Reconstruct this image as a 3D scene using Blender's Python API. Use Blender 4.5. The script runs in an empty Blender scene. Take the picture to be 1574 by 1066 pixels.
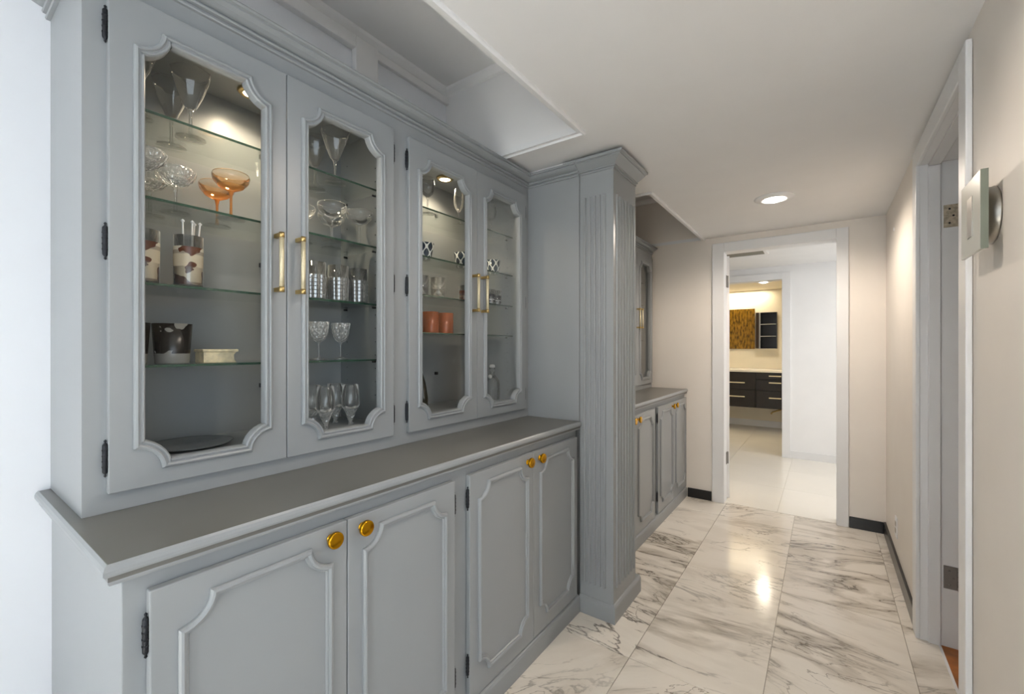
import bpy, bmesh, math, random
from mathutils import Vector, Matrix
random.seed(7)
PI = math.pi
S = bpy.context.scene
COL = S.collection

# ------------------------------------------------------------------ camera
cam = bpy.data.cameras.new('camera')
cam.sensor_width = 36.0
cam.lens = 36.0 * 670.0 / 1574.0
cam.clip_start = 0.02
co = bpy.data.objects.new('camera', cam)
COL.objects.link(co)
co.location = (0, 0, 1.28)
co.rotation_euler = (PI / 2, 0, math.atan(481.0 / 670.0))
S.camera = co

# ------------------------------------------------------------------ world, lights, exposure
w = bpy.data.worlds.new('world')
S.world = w
w.use_nodes = True
w.node_tree.nodes['Background'].inputs[0].default_value = (0.75, 0.85, 1.0, 1)
w.node_tree.nodes['Background'].inputs[1].default_value = 0.6
S.view_settings.view_transform = 'Standard'
S.view_settings.look = 'None'
S.view_settings.gamma = 1.0
S.view_settings.use_curve_mapping = False
S.view_settings.exposure = 0.58


def area(name, loc, rot, sx, sy, power, color, spread=PI):
    l = bpy.data.lights.new(name, 'AREA')
    l.shape = 'RECTANGLE'
    l.size = sx
    l.size_y = sy
    l.energy = power
    l.color = color
    l.spread = spread
    o = bpy.data.objects.new(name, l)
    COL.objects.link(o)
    o.location = loc
    o.rotation_euler = rot
    return o


def spot(name, loc, power, color, ang=150, blend=0.6, r=0.045):
    l = bpy.data.lights.new(name, 'SPOT')
    l.energy = power
    l.color = color
    l.spot_size = math.radians(ang)
    l.spot_blend = blend
    l.shadow_soft_size = r
    o = bpy.data.objects.new(name, l)
    COL.objects.link(o)
    o.location = loc
    return o


def bulb(name, loc, power, color, r=0.05):
    l = bpy.data.lights.new(name, 'POINT')
    l.energy = power
    l.color = color
    l.shadow_soft_size = r
    o = bpy.data.objects.new(name, l)
    COL.objects.link(o)
    o.location = loc
    return o


COOL = (0.78, 0.89, 1.0)
WARM = (1.0, 0.87, 0.74)
# daylight through the living room window behind the camera
area('window_daylight', (-0.35, -2.55, 1.35), (PI / 2, 0, PI), 1.7, 1.6, 140, COOL)
area('side_fill', (2.85, -1.0, 1.35), (PI / 2, 0, PI / 2), 2.2, 1.8, 25, COOL)  # added fill from the unseen right, brightens the cabinet fronts
sl = bpy.data.lights.new('bounce_sun', 'SUN')
sl.energy = 20
sl.angle = math.radians(1)
sl.color = (0.93, 0.97, 1.0)
so_ = bpy.data.objects.new('bounce_sun', sl)
COL.objects.link(so_)
so_.rotation_euler = (math.radians(42), 0, 0)      # added sun patch on the unseen floor behind, bounced to brighten the ceiling
# recessed hall lights
spot('downlight_lamp_far', (-0.25, 3.08, 2.135), 27, WARM, 170, 0.5)
spot('downlight_lamp_near', (-0.28, 1.05, 2.135), 11, WARM, 170, 0.5)
# lit room past the doorway, lit bathroom past that
area('side_room_fill', (1.55, 5.0, 1.4), (0, PI / 2, 0), 1.6, 1.5, 10, (0.97, 0.98, 1.0))  # added out-of-view fill for the bright middle room
area('side_room_top_fill', (0.6, 4.95, 2.2), (0, 0, 0), 0.5, 0.5, 7, (1.0, 0.95, 0.88))  # second added fill, kept out of view overhead
spot('bathroom_lamp', (-0.70, 7.05, 2.14), 20, (1.0, 0.88, 0.70), 165, 0.8)
area('cove_strip_light', (-1.3, 7.93, 2.185), (0, 0, 0), 1.1, 0.05, 7, (1.0, 0.86, 0.62))


# ------------------------------------------------------------------ materials
def new_mat(name):
    m = bpy.data.materials.new(name)
    m.use_nodes = True
    nt = m.node_tree
    b = nt.nodes['Principled BSDF']
    return m, nt, b


def hexc(h):
    h = h.lstrip('#')
    c = [int(h[i:i + 2], 16) / 255 for i in (0, 2, 4)]
    return tuple((x / 12.92 if x <= 0.04045 else ((x + 0.055) / 1.055) ** 2.4) for x in c) + (1,)


def plain(name, col, rough=0.5, metal=0.0, var=0.04, scale=6.0, bump=0.0, bscale=60.0, spec=0.5):
    m, nt, b = new_mat(name)
    c = hexc(col) if isinstance(col, str) else tuple(col) + (1,)
    tc = nt.nodes.new('ShaderNodeTexCoord')
    n = nt.nodes.new('ShaderNodeTexNoise')
    n.inputs['Scale'].default_value = scale
    n.inputs['Detail'].default_value = 4
    nt.links.new(tc.outputs['Object'], n.inputs['Vector'])
    r = nt.nodes.new('ShaderNodeValToRGB')
    r.color_ramp.elements[0].position = 0.35
    r.color_ramp.elements[1].position = 0.65
    r.color_ramp.elements[0].color = tuple(x * (1 - var) for x in c[:3]) + (1,)
    r.color_ramp.elements[1].color = tuple(min(1, x * (1 + var)) for x in c[:3]) + (1,)
    nt.links.new(n.outputs['Fac'], r.inputs['Fac'])
    nt.links.new(r.outputs['Color'], b.inputs['Base Color'])
    b.inputs['Roughness'].default_value = rough
    b.inputs['Metallic'].default_value = metal
    b.inputs['Specular IOR Level'].default_value = spec
    if bump > 0:
        n2 = nt.nodes.new('ShaderNodeTexNoise')
        n2.inputs['Scale'].default_value = bscale
        n2.inputs['Detail'].default_value = 3
        nt.links.new(tc.outputs['Object'], n2.inputs['Vector'])
        bp = nt.nodes.new('ShaderNodeBump')
        bp.inputs['Strength'].default_value = bump
        bp.inputs['Distance'].default_value = 0.002
        nt.links.new(n2.outputs['Fac'], bp.inputs['Height'])
        nt.links.new(bp.outputs['Normal'], b.inputs['Normal'])
    return m


def emit(name, col, strength):
    m, nt, b = new_mat(name)
    b.inputs['Base Color'].default_value = tuple(col) + (1,)
    b.inputs['Emission Color'].default_value = tuple(col) + (1,)
    b.inputs['Emission Strength'].default_value = strength
    return m


def glass(name, tint=(1, 1, 1), refl=1.0, edge=0.25, dk=0.8, body=None, bodyfac=0.0, cut=None, grad=None, rim=0.0):
    """thin clear glass: fresnel blend of see-through and mirror, denser towards the rim of the form"""
    m, nt, b = new_mat(name)
    nt.nodes.remove(b)
    out = nt.nodes['Material Output']
    tr = nt.nodes.new('ShaderNodeBsdfTransparent')
    gl = nt.nodes.new('ShaderNodeBsdfGlossy')
    gl.inputs['Roughness'].default_value = 0.02
    gl.inputs['Color'].default_value = (1, 1, 1, 1)
    lw = nt.nodes.new('ShaderNodeLayerWeight')
    lw.inputs['Blend'].default_value = edge
    mixc = nt.nodes.new('ShaderNodeMix')
    mixc.data_type = 'RGBA'
    nt.links.new(lw.outputs['Facing'], mixc.inputs[0])
    mixc.inputs[6].default_value = tuple(tint) + (1,)
    mixc.inputs[7].default_value = tuple(t * t * dk for t in tint) + (1,)
    nt.links.new(mixc.outputs[2], tr.inputs['Color'])
    mul = nt.nodes.new('ShaderNodeMath')
    mul.operation = 'MULTIPLY'
    mul.inputs[1].default_value = refl
    mul.use_clamp = True
    nt.links.new(lw.outputs['Fresnel'], mul.inputs[0])
    mx = nt.nodes.new('ShaderNodeMixShader')
    nt.links.new(mul.outputs[0], mx.inputs[0])
    nt.links.new(tr.outputs[0], mx.inputs[1])
    nt.links.new(gl.outputs[0], mx.inputs[2])
    last = mx
    if cut:
        tc = nt.nodes.new('ShaderNodeTexCoord')
        mp = nt.nodes.new('ShaderNodeMapping')
        mp.inputs['Scale'].default_value = cut
        v = nt.nodes.new('ShaderNodeTexVoronoi')
        v.inputs['Scale'].default_value = 1.0
        nt.links.new(tc.outputs['Object'], mp.inputs['Vector'])
        nt.links.new(mp.outputs['Vector'], v.inputs['Vector'])
        bp = nt.nodes.new('ShaderNodeBump')
        bp.inputs['Strength'].default_value = 1.0
        bp.inputs['Distance'].default_value = 0.006
        nt.links.new(v.outputs['Distance'], bp.inputs['Height'])
        nt.links.new(bp.outputs['Normal'], gl.inputs['Normal'])
        nt.links.new(bp.outputs['Normal'], lw.inputs['Normal'])
    if body is not None:
        df = nt.nodes.new('ShaderNodeBsdfDiffuse')
        df.inputs['Color'].default_value = tuple(body) + (1,)
        m2 = nt.nodes.new('ShaderNodeMixShader')
        m2.inputs[0].default_value = bodyfac
        pw = nt.nodes.new('ShaderNodeMath'); pw.operation = 'POWER'; pw.inputs[1].default_value = 3.0
        nt.links.new(lw.outputs['Facing'], pw.inputs[0])
        ma = nt.nodes.new('ShaderNodeMath'); ma.operation = 'MULTIPLY_ADD'; ma.use_clamp = True
        ma.inputs[1].default_value = rim; ma.inputs[2].default_value = bodyfac  # extra diffuse at grazing angles paints in bright glass edges
        nt.links.new(pw.outputs[0], ma.inputs[0])
        if not grad: nt.links.new(ma.outputs[0], m2.inputs[0])
        if grad:
            tc = nt.nodes.new('ShaderNodeTexCoord'); sp = nt.nodes.new('ShaderNodeSeparateXYZ')
            nt.links.new(tc.outputs['Object'], sp.inputs[0])
            mr = nt.nodes.new('ShaderNodeMapRange')
            mr.inputs[1].default_value = grad[0]; mr.inputs[2].default_value = grad[1]
            mr.inputs[3].default_value = bodyfac; mr.inputs[4].default_value = 0.04
            nt.links.new(sp.outputs[2], mr.inputs[0]); nt.links.new(mr.outputs[0], m2.inputs[0])
            mt_ = nt.nodes.new('ShaderNodeMix'); mt_.data_type = 'RGBA'
            mr2 = nt.nodes.new('ShaderNodeMapRange')
            mr2.inputs[1].default_value = grad[0]; mr2.inputs[2].default_value = grad[1]
            nt.links.new(sp.outputs[2], mr2.inputs[0]); nt.links.new(mr2.outputs[0], mt_.inputs[0])
            nt.links.new(mixc.outputs[2], mt_.inputs[6]); mt_.inputs[7].default_value = (1, .93, .85, 1)
            nt.links.new(mt_.outputs[2], tr.inputs['Color'])
        nt.links.new(last.outputs[0], m2.inputs[1])
        nt.links.new(df.outputs[0], m2.inputs[2])
        last = m2
    nt.links.new(last.outputs[0], out.inputs['Surface'])
    return m


def marble():
    m, nt, b = new_mat('calacatta_marble')
    L = nt.links.new
    N = nt.nodes.new
    geo = N('ShaderNodeNewGeometry')
    oi = N('ShaderNodeObjectInfo')
    # every slab is cut from another place and slightly turned
    vm = N('ShaderNodeVectorMath'); vm.operation = 'SCALE'
    vm.inputs[0].default_value = (37.0, 53.0, 11.0)
    L(oi.outputs['Random'], vm.inputs['Scale'])
    add = N('ShaderNodeVectorMath'); add.operation = 'ADD'
    L(geo.outputs['Position'], add.inputs[0]); L(vm.outputs[0], add.inputs[1])
    ang = N('ShaderNodeMapRange')
    ang.inputs['To Min'].default_value = math.radians(12)
    ang.inputs['To Max'].default_value = math.radians(-62)
    L(oi.outputs['Random'], ang.inputs['Value'])
    rot = N('ShaderNodeVectorRotate'); rot.rotation_type = 'Z_AXIS'
    L(add.outputs[0], rot.inputs['Vector']); L(ang.outputs[0], rot.inputs['Angle'])
    mp = N('ShaderNodeMapping')
    mp.inputs['Scale'].default_value = (0.75, 2.5, 1.0)
    L(rot.outputs[0], mp.inputs['Vector'])

    def noise(scale, detail, dist, vec, rough=0.55):
        n = N('ShaderNodeTexNoise')
        n.inputs['Scale'].default_value = scale
        n.inputs['Detail'].default_value = detail
        n.inputs['Distortion'].default_value = dist
        n.inputs['Roughness'].default_value = rough
        L(vec, n.inputs['Vector'])
        return n.outputs['Fac']

    def mth(op, a, b_=None, clamp=False):
        n = N('ShaderNodeMath'); n.operation = op; n.use_clamp = clamp
        for i, x in enumerate((a, b_)):
            if x is None: continue
            if isinstance(x, (int, float)): n.inputs[i].default_value = x
            else: L(x, n.inputs[i])
        return n.outputs[0]

    def rng(x, a0, a1, b0, b1):
        n = N('ShaderNodeMapRange'); n.clamp = True
        n.inputs[1].default_value = a0; n.inputs[2].default_value = a1
        n.inputs[3].default_value = b0; n.inputs[4].default_value = b1
        L(x, n.inputs[0]); return n.outputs[0]

    v = mp.outputs[0]
    base = noise(1.9, 9, 0.55, v, 0.56)
    ridge = mth('ABSOLUTE', mth('SUBTRACT', base, 0.5))
    mask = rng(noise(1.3, 3, 0.2, rot.outputs[0]), 0.42, 0.60, 0.0, 1.0)
    thin = mth('MULTIPLY', rng(ridge, 0.0, 0.014, 1.0, 0.0), mask)
    base2 = noise(2.7, 8, 0.9, v, 0.55)
    ridge2 = mth('ABSOLUTE', mth('SUBTRACT', base2, 0.47))
    mask2 = rng(noise(2.1, 3, 0.0, add.outputs[0]), 0.45, 0.62, 0.0, 1.0)
    thin2 = mth('MULTIPLY', rng(ridge2, 0.0, 0.011, 1.0, 0.0), mask2)
    band = mth('MULTIPLY', rng(ridge, 0.02, 0.085, 1.0, 0.0), rng(noise(1.0, 2, 0.0, add.outputs[0]), 0.44, 0.60, 0.0, 1.0))
    soft = rng(noise(2.3, 5, 0.3, v), 0.45, 0.75, 0.0, 1.0)
    streak = noise(9.0, 6, 0.3, v, 0.6)
    band = mth('MULTIPLY', band, rng(streak, 0.3, 0.6, 0.55, 1.0))

    def mixc(fac, c1, c2):
        n = N('ShaderNodeMix'); n.data_type = 'RGBA'
        L(fac, n.inputs[0])
        if isinstance(c1, tuple): n.inputs[6].default_value = c1
        else: L(c1, n.inputs[6])
        n.inputs[7].default_value = c2
        return n.outputs[2]
    c = mixc(mth('MULTIPLY', soft, 0.42), hexc('#ece5da'), hexc('#cbc0b0'))
    c = mixc(mth('MULTIPLY', band, 0.62), c, hexc('#978975'))
    c = mixc(mth('MULTIPLY', thin2, 0.75), c, hexc('#736657'))
    c = mixc(mth('MULTIPLY', thin, 0.85), c, hexc('#514941'))
    L(c, b.inputs['Base Color'])
    b.inputs['Roughness'].default_value = 0.14
    return m


PAINT = plain('blue_grey_cabinet_paint', '#95999b', 0.34, var=0.01)
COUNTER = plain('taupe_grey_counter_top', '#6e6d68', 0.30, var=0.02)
PAINT_IN = plain('blue_grey_interior_paint', '#8f9496', 0.45, var=0.02)
WALLC = plain('cool_white_wall_paint', '#e6e8ec', 0.55, var=0.008, bump=0.03, bscale=120)
WALL = plain('warm_white_wall_paint', '#e8e1d8', 0.55, var=0.01, bump=0.04, bscale=120)
CEIL = plain('white_ceiling_paint', '#e8e7e6', 0.7, var=0.008, bump=0.03, bscale=100)
TRIM = plain('white_satin_trim', '#e6e6e6', 0.35, var=0.01)
WHITE = plain('bright_white_wall', '#eeeeee', 0.6, var=0.01)
BRASS = plain('brushed_brass', '#cfb47a', 0.30, 1.0, var=0.06, scale=30)
GOLD = plain('polished_gold', '#d09a1e', 0.16, 1.0, var=0.03)
PALEBRASS = plain('knurled_pale_brass', '#ebe0bf', 0.45, 0.8, var=0.05, scale=200, bump=0.6, bscale=900)
BLACKMET = plain('dark_iron', '#2b2d31', 0.38, 0.7, var=0.2, scale=60, bump=0.5, bscale=400)
BLACK = plain('black_base_trim', '#17181a', 0.28, var=0.05)
STEEL = plain('satin_nickel', '#a8a49c', 0.28, 1.0, var=0.06, scale=25)
HINGEM = plain('dull_hinge_metal', '#85817c', 0.45, 0.35, var=0.08)
OLDSTEEL = plain('aged_nickel', '#b9ad98', 0.45, 0.5, var=0.25, scale=90)
GROUT = plain('grout', '#a49a8c', 0.8, var=0.05)
MARBLE = marble()
PORC = plain('polished_white_porcelain', '#ece7dd', 0.14, var=0.02, scale=2)
PANE = glass('pane_glass', (0.985, 0.99, 0.985), 0.45, 0.2, 0.95)
CLEAR = glass('clear_glass', (0.985, 0.99, 0.985), 1.2, 0.35, 0.9, (1, 1, 1), 0.035, rim=0.5)  # white body and rim: brightness painted into the glass
CRYSTAL = glass('cut_crystal', (0.97, 0.98, 0.98), 2.4, 0.45, 0.85, (1, 1, 1), 0.12, rim=0.5, cut=(110, 110, 90))
CUTG = glass('faceted_glass', (0.98, 0.985, 0.985), 2.0, 0.5, 0.85, (1, 1, 1), 0.10, rim=0.5)
AMBER = glass('amber_glass', (1.0, 0.62, 0.28), 1.3, 0.35, 0.9, (1.0, 0.50, 0.14), 0.40, grad=(.088, .122))
SHELFG = glass('shelf_glass', (0.97, 0.985, 0.975), 0.6, 0.2, 0.97)
SHELFEDGE = glass('shelf_glass_edge', (0.45, 0.62, 0.52), 1.2, 0.4, 0.8, (0.07, 0.16, 0.11), 0.45)
COPPER = plain('copper_orange_glaze', '#9c5029', 0.22, 0.1, var=0.12, scale=50)
LAMPON = emit('lamp_lens_lit', (1.0, 0.93, 0.82), 14)
PUCKON = emit('puck_lens_lit', (1.0, 0.86, 0.62), 20)
OAK = plain('orange_oak_floor', '#a8662a', 0.35, var=0.25, scale=14)
ESPRESSO = plain('espresso_wood', '#1f1812', 0.4, var=0.2, scale=10)
QUARTZ = plain('white_quartz', '#f3eee2', 0.2, var=0.01)
FROST = plain('frosted_green_glass', '#bdbcb0', 0.2, var=0.02)
GREENEDGE = plain('green_glass_edge', '#70766a', 0.12, var=0.05)
MIRRORDK = plain('bronze_mirror_side', '#6b5a50', 0.1, 0.9)
CREAM = plain('cream_bone', '#dccdaa', 0.5, var=0.18, scale=60)
WHITEPL = plain('white_plastic', '#ececec', 0.4, var=0.01)


def mirror_amber():
    m, nt, b = new_mat('amber_veined_panel')
    tc = nt.nodes.new('ShaderNodeTexCoord')
    mp = nt.nodes.new('ShaderNodeMapping'); mp.inputs['Scale'].default_value = (14, 14, 4)
    n = nt.nodes.new('ShaderNodeTexNoise'); n.inputs['Scale'].default_value = 3; n.inputs['Detail'].default_value = 8
    nt.links.new(tc.outputs['Object'], mp.inputs[0]); nt.links.new(mp.outputs[0], n.inputs['Vector'])
    r = nt.nodes.new('ShaderNodeValToRGB')
    e = r.color_ramp.elements
    e[0].position = 0.38; e[0].color = hexc('#4a370d')
    e[1].position = 0.66; e[1].color = hexc('#96701c')
    x = e.new(0.5); x.color = hexc('#7c5a14')
    nt.links.new(n.outputs['Fac'], r.inputs[0]); nt.links.new(r.outputs[0], b.inputs['Base Color'])
    b.inputs['Roughness'].default_value = 0.2
    return m


AMBERPANEL = mirror_amber()


def lattice_mat():
    """white ogee lattice on dark blue, wrapped round the bowl"""
    m, nt, b = new_mat('blue_white_lattice_glaze')
    L = nt.links.new; N = nt.nodes.new
    tc = N('ShaderNodeTexCoord'); sp = N('ShaderNodeSeparateXYZ'); L(tc.outputs['Object'], sp.inputs[0])

    def mth(op, a, b_=None):
        n = N('ShaderNodeMath'); n.operation = op
        for i, x in enumerate((a, b_)):
            if x is None: continue
            if isinstance(x, (int, float)): n.inputs[i].default_value = x
            else: L(x, n.inputs[i])
        return n.outputs[0]
    a = mth('ARCTAN2', sp.outputs[1], sp.outputs[0])
    ca = mth('COSINE', mth('MULTIPLY', a, 6.0))
    cz = mth('COSINE', mth('MULTIPLY', sp.outputs[2], 115.0))
    f = mth('ABSOLUTE', mth('ADD', ca, cz))
    lt = mth('LESS_THAN', f, 0.42)
    mx = N('ShaderNodeMix'); mx.data_type = 'RGBA'; L(lt, mx.inputs[0])
    mx.inputs[6].default_value = hexc('#1d2f42'); mx.inputs[7].default_value = hexc('#e9ecec')
    L(mx.outputs[2], b.inputs['Base Color']); b.inputs['Roughness'].default_value = 0.2
    return m


LATTICE = lattice_mat()


def ramp_z(name, stops, rough=0.25, noise=None):
    """bands of colour up the height of an object, optionally broken up by blotches"""
    m, nt, b = new_mat(name)
    L = nt.links.new; N = nt.nodes.new
    tc = N('ShaderNodeTexCoord'); sp = N('ShaderNodeSeparateXYZ'); L(tc.outputs['Object'], sp.inputs[0])
    mr = N('ShaderNodeMapRange'); mr.inputs[2].default_value = 0.2; L(sp.outputs[2], mr.inputs[0])
    r = N('ShaderNodeValToRGB'); r.color_ramp.interpolation = 'CONSTANT'
    e = r.color_ramp.elements
    e[0].position = 0; e[0].color = hexc(stops[0][1])
    e[1].position = stops[1][0] / 0.2; e[1].color = hexc(stops[1][1])
    for z, c in stops[2:]:
        k = e.new(z / 0.2); k.color = hexc(c)
    L(mr.outputs[0], r.inputs[0])
    col = r.outputs[0]
    if noise:
        n = N('ShaderNodeTexNoise'); n.inputs['Scale'].default_value = noise[0]; n.inputs['Detail'].default_value = 2
        L(tc.outputs['Object'], n.inputs['Vector'])
        g = N('ShaderNodeMath'); g.operation = 'GREATER_THAN'; g.inputs[1].default_value = noise[1]
        L(n.outputs['Fac'], g.inputs[0])
        mx = N('ShaderNodeMix'); mx.data_type = 'RGBA'; L(g.outputs[0], mx.inputs[0])
        L(col, mx.inputs[6]); mx.inputs[7].default_value = hexc(noise[2]); col = mx.outputs[2]
    L(col, b.inputs['Base Color']); b.inputs['Roughness'].default_value = rough
    return m


PRINTED = ramp_z('cream_printed_band', [(0, '#8c7b66'), (0.012, '#cdbfa6'), (0.085, '#a39889'), (0.095, '#d5cbb8')], noise=(22, 0.53, '#5c3322'))
MONO = ramp_z('black_and_grey_painted_glaze', [(0, '#8b8984'), (0.026, '#26221f')], noise=(26, 0.60, '#8b8984'))
DARKBAND = ramp_z('dark_banded_print', [(0, '#26242c'), (0.022, '#c9c9cc'), (0.028, '#26242c')], noise=(70, 0.58, '#bcbcc2'))
AMBERBAND = ramp_z('amber_banded_print', [(0, '#7a3c1c'), (0.02, '#b98b62'), (0.026, '#7a3c1c')], noise=(70, 0.56, '#a8673a'))


# ------------------------------------------------------------------ mesh helpers
class MB:
    def __init__(s):
        s.v = []; s.f = []; s.m = []; s.sm = []

    def add(s, vs, fs, mi=0, smooth=False):
        o = len(s.v)
        s.v += [tuple(p) for p in vs]
        for f in fs:
            s.f.append(tuple(i + o for i in f)); s.m.append(mi); s.sm.append(smooth)
        return s

    def box(s, a, b, mi=0):
        x0, y0, z0 = (min(a[i], b[i]) for i in range(3))
        x1, y1, z1 = (max(a[i], b[i]) for i in range(3))
        return s.add([(x0, y0, z0), (x1, y0, z0), (x1, y1, z0), (x0, y1, z0), (x0, y0, z1), (x1, y0, z1), (x1, y1, z1), (x0, y1, z1)],
                     [(0, 3, 2, 1), (4, 5, 6, 7), (0, 1, 5, 4), (1, 2, 6, 5), (2, 3, 7, 6), (3, 0, 4, 7)], mi)

    def prism(s, pts, axis, a, b, mi=0):
        """extrude a 2D polygon: axis 'x' -> pts are (y,z); 'z' -> pts are (x,y); 'y' -> pts are (x,z)"""
        def P(p, t):
            return {'x': (t, p[0], p[1]), 'y': (p[0], t, p[1]), 'z': (p[0], p[1], t)}[axis]
        n = len(pts)
        vs = [P(p, a) for p in pts] + [P(p, b) for p in pts]
        fs = [tuple(range(n - 1, -1, -1)), tuple(range(n, 2 * n))]
        fs += [(i, (i + 1) % n, (i + 1) % n + n, i + n) for i in range(n)]
        return s.add(vs, fs, mi)

    def lathe(s, prof, seg=24, c=(0, 0, 0), axis='z', mi=0, mod=None):
        vs = []; n = len(prof)
        for j in range(seg):
            t = 2 * PI * j / seg
            for k, (r, h) in enumerate(prof):
                rr = r * (mod(t, h) if mod else 1)
                x, y = rr * math.cos(t), rr * math.sin(t)
                p = {'z': (x, y, h), 'x': (h, x, y), 'y': (x, h, y)}[axis]
                vs.append((p[0] + c[0], p[1] + c[1], p[2] + c[2]))
        fs = []
        for j in range(seg):
            a = j * n; b = ((j + 1) % seg) * n
            for k in range(n - 1):
                fs.append((a + k, b + k, b + k + 1, a + k + 1))
        return s.add(vs, fs, mi, True)

    def tube(s, pts, r, seg=10, mi=0):
        pts = [Vector(p) for p in pts]
        vs = []
        for i, p in enumerate(pts):
            d = (pts[min(i + 1, len(pts) - 1)] - pts[max(i - 1, 0)]).normalized()
            u = d.orthogonal().normalized(); w_ = d.cross(u)
            rr = r[i] if isinstance(r, (list, tuple)) else r
            for j in range(seg):
                t = 2 * PI * j / seg
                vs.append(p + u * rr * math.cos(t) + w_ * rr * math.sin(t))
        fs = []
        for i in range(len(pts) - 1):
            for j in range(seg):
                a = i * seg; k = (j + 1) % seg
                fs.append((a + j, a + k, a + seg + k, a + seg + j))
        fs.append(tuple(range(seg - 1, -1, -1)))
        e = (len(pts) - 1) * seg
        fs.append(tuple(range(e, e + seg)))
        return s.add(vs, fs, mi, True)

    def build(s, name, mats, parent=None, loc=None, bevel=0, autosm=True):
        me = bpy.data.meshes.new(name)
        me.from_pydata(s.v, [], s.f)
        if not isinstance(mats, (list, tuple)): mats = [mats]
        for m in mats: me.materials.append(m)
        me.polygons.foreach_set('material_index', s.m)
        me.polygons.foreach_set('use_smooth', s.sm)
        bm = bmesh.new(); bm.from_mesh(me)
        bmesh.ops.remove_doubles(bm, verts=bm.verts, dist=1e-6)
        bmesh.ops.recalc_face_normals(bm, faces=bm.faces)
        bm.to_mesh(me); bm.free()
        me.update()
        o = bpy.data.objects.new(name, me)
        COL.objects.link(o)
        if parent is not None: o.parent = parent
        if loc is not None: o.location = loc
        if bevel:
            b = o.modifiers.new('bevel', 'BEVEL'); b.width = bevel; b.segments = 2; b.limit_method = 'ANGLE'
            b.angle_limit = math.radians(50)
        return o


def thing(name, label, cat, loc=(0, 0, 0), group=None):
    o = bpy.data.objects.new(name, None)
    o.empty_display_size = 0.05
    COL.objects.link(o); o.location = loc
    o['label'] = label; o['category'] = cat
    if group: o['group'] = group
    return o


def tag(o, label, cat, group=None):
    o['label'] = label; o['category'] = cat
    if group: o['group'] = group
    return o


def struct(o):
    o['kind'] = 'structure'
    return o


def offset_path(pts, d, closed):
    """2D mitred offset to the LEFT of the travel direction by d"""
    n = len(pts); out = []
    for i in range(n):
        p = Vector(pts[i])
        a = Vector(pts[i - 1]) if (closed or i > 0) else None
        b = Vector(pts[(i + 1) % n]) if (closed or i < n - 1) else None
        n1 = n2 = None
        if a is not None:
            e = (p - a).normalized(); n1 = Vector((-e.y, e.x))
        if b is not None:
            e = (b - p).normalized(); n2 = Vector((-e.y, e.x))
        if n1 is None: n1 = n2
        if n2 is None: n2 = n1
        m = (n1 + n2)
        k = d / max(0.25, 1 + n1.dot(n2))
        out.append((p.x + m.x * k, p.y + m.y * k))
    return out


def sweep(mb, pts, prof, closed, mapf, mi=0):
    """prof: (d, h) pairs, d = offset to the left of the path, h = height along third axis"""
    n = len(pts); k = len(prof); vs = []
    for d, h in prof:
        for p in offset_path(pts, d, closed):
            vs.append(mapf(p, h))
    fs = []
    rng_ = n if closed else n - 1
    for a in range(k - 1):
        for i in range(rng_):
            j = (i + 1) % n
            fs.append((a * n + i, a * n + j, (a + 1) * n + j, (a + 1) * n + i))
    if not closed:
        fs.append(tuple(a * n for a in range(k)))
        fs.append(tuple(a * n + n - 1 for a in range(k - 1, -1, -1)))
    mb.add(vs, fs, mi)


def notched(y0, y1, z0, z1, r, seg=8):
    """rectangle with scooped corners, counter-clockwise in (y,z)"""
    pts = []
    for (cy, cz, a0) in ((y0, z0, 90), (y1, z0, 180), (y1, z1, 270), (y0, z1, 0)):
        for i in range(seg + 1):
            t = math.radians(a0 - 90 * i / seg)
            pts.append((cy + r * math.cos(t), cz + r * math.sin(t)))
    return pts


# ------------------------------------------------------------------ setting
CZ = 2.185          # hall ceiling
WX0, WX1 = -1.6, 0.34
WY = 3.92
YB = -2.6

# floor: sub slab with marble slabs laid on it
fl = struct(MB().box((-1.75, YB - .1, -.06), (0.405, 3.945, -.004)).build('floor', GROUT))
struct(MB().box((.405, YB - .1, -.06), (3.1, .7, -.001)).build('floor', MARBLE))
xs = [-1.6, -1.125, -.655, -.185, .285, .403]
ys = [-2.08, -1.14, -.20, .80, 1.74, 2.68, 3.62, 3.94]
tilemesh = {}
for i in range(len(xs) - 1):
    for j in range(len(ys) - 1):
        x0, x1, y0, y1 = xs[i], xs[i + 1], ys[j], ys[j + 1]
        if x1 <= -1.1 and y1 < 4: continue        # under the cabinets
        g = .0012
        key = (round(x1 - x0, 3), round(y1 - y0, 3))
        if key not in tilemesh:
            hx, hy = (x1 - x0) / 2 - g, (y1 - y0) / 2 - g
            o = MB().box((-hx, -hy, -.004), (hx, hy, 0)).build('tile', MARBLE, fl)
            tilemesh[key] = o.data
        else:
            o = bpy.data.objects.new('tile', tilemesh[key]); COL.objects.link(o); o.parent = fl
        o.location = ((x0 + x1) / 2, (y0 + y1) / 2, 0)

fl2 = struct(MB().box((-2.6, 3.945, -.06), (2.0, 8.3, -.003)).build('floor', plain('pale_grout', '#cfc8bb', .7)))
pm = None
for i in range(8):
    for j in range(8):
        x0 = -2.6 + .575 * i; y0 = 3.945 + .69 * j - .69 * 0
        if y0 > 8.1: continue
        y1 = min(y0 + .69, 8.3)
        k = round(y1 - y0, 3)
        if pm is None or k not in pm:
            pm = pm or {}
            o = MB().box((.001, .001, -.003), (.574, y1 - y0 - .001, 0)).build('tile', PORC, fl2)
            pm[k] = o.data
        else:
            o = bpy.data.objects.new('tile', pm[k]); COL.objects.link(o); o.parent = fl2
        o.location = (x0, y0, 0)

struct(MB().box((.405, 1.2, -.06), (1.8, 3.2, -.002)).build('floor', OAK))

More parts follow.
